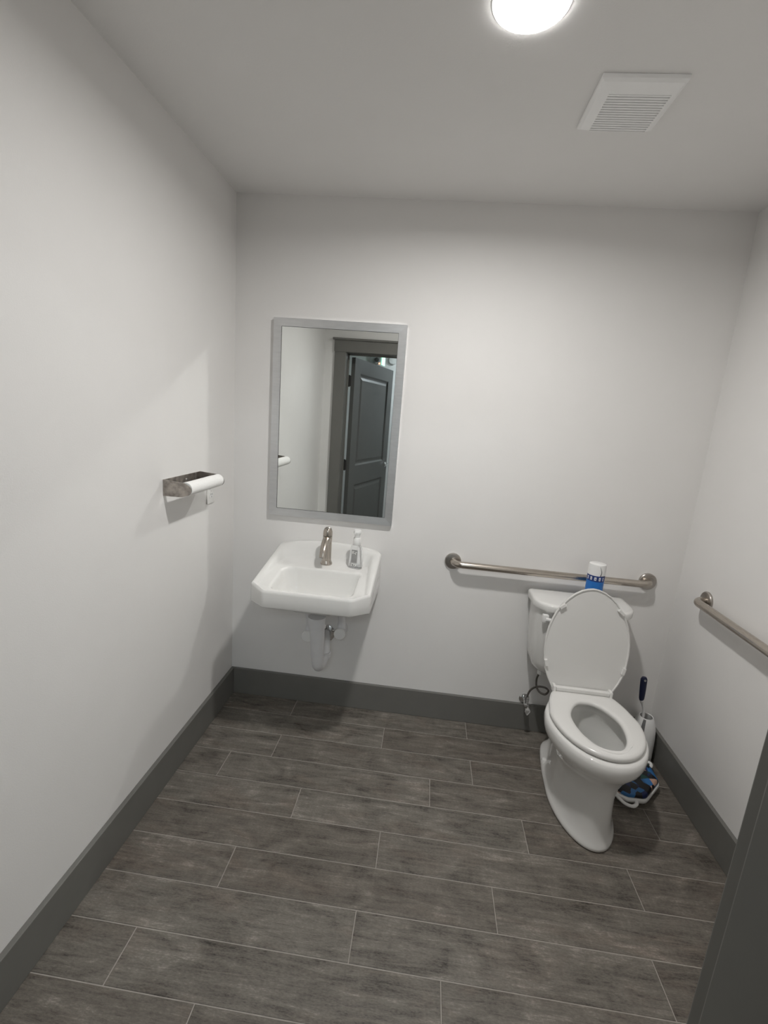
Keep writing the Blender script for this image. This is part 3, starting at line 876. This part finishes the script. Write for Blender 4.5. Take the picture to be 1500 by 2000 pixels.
for k in range(11):
    t = k / 10
    wis.append(on_can(VA + .42 + .16 * math.sin(t * 3.6 + .4) - .18 * t * 0 + .05 * t, .138 + .042 * t, .0368))
link('wisp_mark', tube(wis, lambda t: .0016 * (1 - .75 * t), 8), 'ink', af)
link('swoosh_mark', tube([on_can(VA + .55 + .12 * k, .1375, .0369) for k in range(6)], .0009, 6), 'ink', af)

# ---- toilet brush in its holder
bh = thing('brush_holder', 'white plastic toilet brush holder on the floor behind the toilet', 'brush holder', (2.088, -.120, 0))
hx, hy = 2.088, -.122
prof = [(.052, .001), (.056, .006), (.055, .05), (.0535, .12), (.050, .17), (.043, .205), (.034, .228), (.030, .234), (.027, .232), (.030, .222), (.040, .19), (.046, .15), (.046, .02), (.0, .012)]
link('cup', lathe(prof, (hx, hy, 0), 'z', 40, cap0=True, cap1=False), 'white_plastic', bh, smooth=45)
b = bmesh.new()
n = 8
ri = []
for z, r in ((.175, .0500), (.195, .0465), (.215, .0400), (.230, .0335)):
    ri.append([Vector((hx + r * math.sin(a), hy - r * math.cos(a), z)) for a in [-.75 + .33 * k / n for k in range(n + 1)]])
loft(ri, False, False, closed=False, bm=b)
link('notch', b, 'shaft', bh, smooth=60)
tb = thing('toilet_brush', 'toilet brush with a navy blue grip standing in its holder', 'toilet brush', (2.07, -.125, .05))
p0, p1, p2, p3 = Vector((hx, hy, .05)), Vector((hx - .018, hy - .006, .245)), Vector((2.043, -.138, .313)), Vector((2.032, -.142, .440))
link('shaft', tube(spline([p0, p1, p2 + Vector((0, 0, .01))], 6), lambda t: .0055 + .004 * smoothstep(.8, 1, t), 14), 'white_plastic', tb, smooth=50)
gp = [p2 + (p3 - p2) * (k / 14) for k in range(15)]
def grip_r(t):
    r = .0105 + .004 * math.sin(min(1, t * 1.15) * PI * .55) - .007 * max(0, (.10 - t) / .10) - .004 * max(0, (t - .93) / .07)
    return (r, r * .8)
link('grip', tube(gp, grip_r, 18), 'navy', tb, smooth=50)
top = p2 + (p3 - p2) * .925
link('hanging_hole', lathe([(.0045, -.0135), (.0052, -.0140), (.0052, -.0125)], (top.x, top.y, top.z), 'y', 16), 'greyink', tb, smooth=40)
link('bristles', lathe([(.022, .016), (.034, .03), (.036, .07), (.028, .10), (.008, .105)], (hx, hy, 0), 'z', 24), 'white_plastic', tb, smooth=50)

# ---- padded child toilet seat on the floor
ps = thing('potty_seat', 'padded child toilet seat with a dark blue and green print on the floor', 'potty seat', (1.965, -.325, 0))
PC = (1.962, -.318)
def pseat(sc, z, tilt=0.10):
    poly = fillet_poly([(1.858, -.195, .05), (1.855, -.412, .035), (1.905, -.448, .03), (1.985, -.445, .035), (2.088, -.335, .035), (2.092, -.235, .04), (2.045, -.185, .04)], 6)
    res = ray_ring(poly, PC, [2 * PI * k / 64 for k in range(64)])
    return [Vector((PC[0] + (p.x - PC[0]) * sc, PC[1] + (p.y - PC[1]) * sc, z)) for p in res]
def phole(sc, z):
    return [Vector((PC[0] - .012 + .052 * sc * math.cos(2 * PI * k / 64), PC[1] + .035 + .068 * sc * math.sin(2 * PI * k / 64), z)) for k in range(64)]
link('rim', loft([phole(1, .022), pseat(.93, .022), pseat(.97, .026), pseat(1.0, .034), pseat(1.0, .042), pseat(.975, .046), pseat(.93, .046), phole(1, .046), phole(1, .022)], False, False), 'white_plastic', ps, smooth=40)
link('cushion', loft([phole(1.04, .0465), pseat(.935, .0465), pseat(.95, .053), pseat(.92, .063), pseat(.84, .069), pseat(.72, .070), phole(1.28, .069), phole(1.08, .063), phole(1.04, .0465)], False, False), 'print', ps, smooth=50)
b = bmesh.new()
tube(spline([(1.872, -.425, .036), (1.890, -.458, .033), (1.918, -.470, .032), (1.940, -.458, .034), (1.946, -.440, .036)], 6), lambda t: (.006, .0075), 12, bm=b)
link('grip', b, 'white_plastic', ps, smooth=50)
b = bmesh.new()
tube(spline([(2.075, -.225, .036), (2.104, -.215, .037), (2.108, -.190, .038), (2.070, -.190, .036)], 6), lambda t: (.006, .0075), 12, bm=b)
link('grip', b, 'white_plastic', ps, smooth=50)
for fx, fy in ((1.90, -.40), (2.04, -.32), (2.03, -.22), (1.88, -.23)):
    link('foot', lathe([(.012, .0004), (.014, .003), (.012, .0225)], (fx, fy, 0), 'z', 16), 'white_plastic', ps, smooth=40)

# ================================================================== small fixtures seen over the door in the mirror
es = thing('exit_sign', 'green edge-lit sign under the hall ceiling, seen in the mirror', 'sign', (.27, -3.9, H))
link('housing', box(.20, .34, -3.97, -3.83, H - .05, H - .0005, bev=.004), 'white_plastic', es)
b = box(-.006, .006, -.075, .075, -.255, 0)
for v in b.verts:
    a = .18
    v.co = Vector((.27 + v.co.x * math.cos(a) - v.co.y * math.sin(a), -3.9 + v.co.x * math.sin(a) + v.co.y * math.cos(a), H - .05 + v.co.z))
link('panel', b, 'green_lit', es)
link('indicator_box', box(.222, .262, -3.885, -3.860, 2.140, 2.170), 'white_plastic', es)
link('indicator', lathe([(.007, 0), (.007, .004), (.004, .006)], (.228, -3.860, 2.152), 'y', 12), 'red_lit', es)
el = thing('emergency_lamp', 'dark emergency lamp head on the hall end wall, seen in the mirror', 'lamp', (.13, YE, 2.28))
link('housing', box(.05, .20, YE + .0005, YE + .05, 2.19, 2.30, bev=.012), 'hall_grey', el)
link('lamp_head', lathe([(.016, .048), (.026, .060), (.028, .090), (.024, .092)], (.15, YE, 2.235), 'y', 20), 'rubber', el, smooth=40)
sd = thing('smoke_detector', 'round white smoke detector in the hall, seen in the mirror', 'smoke detector', (.36, YE, 2.25))
link('body', lathe([(.06, .0005), (.06, .02), (.05, .035), (0, .038)], (.36, YE, 2.25), 'y', 28, cap1=False), 'white_plastic', sd, smooth=40)
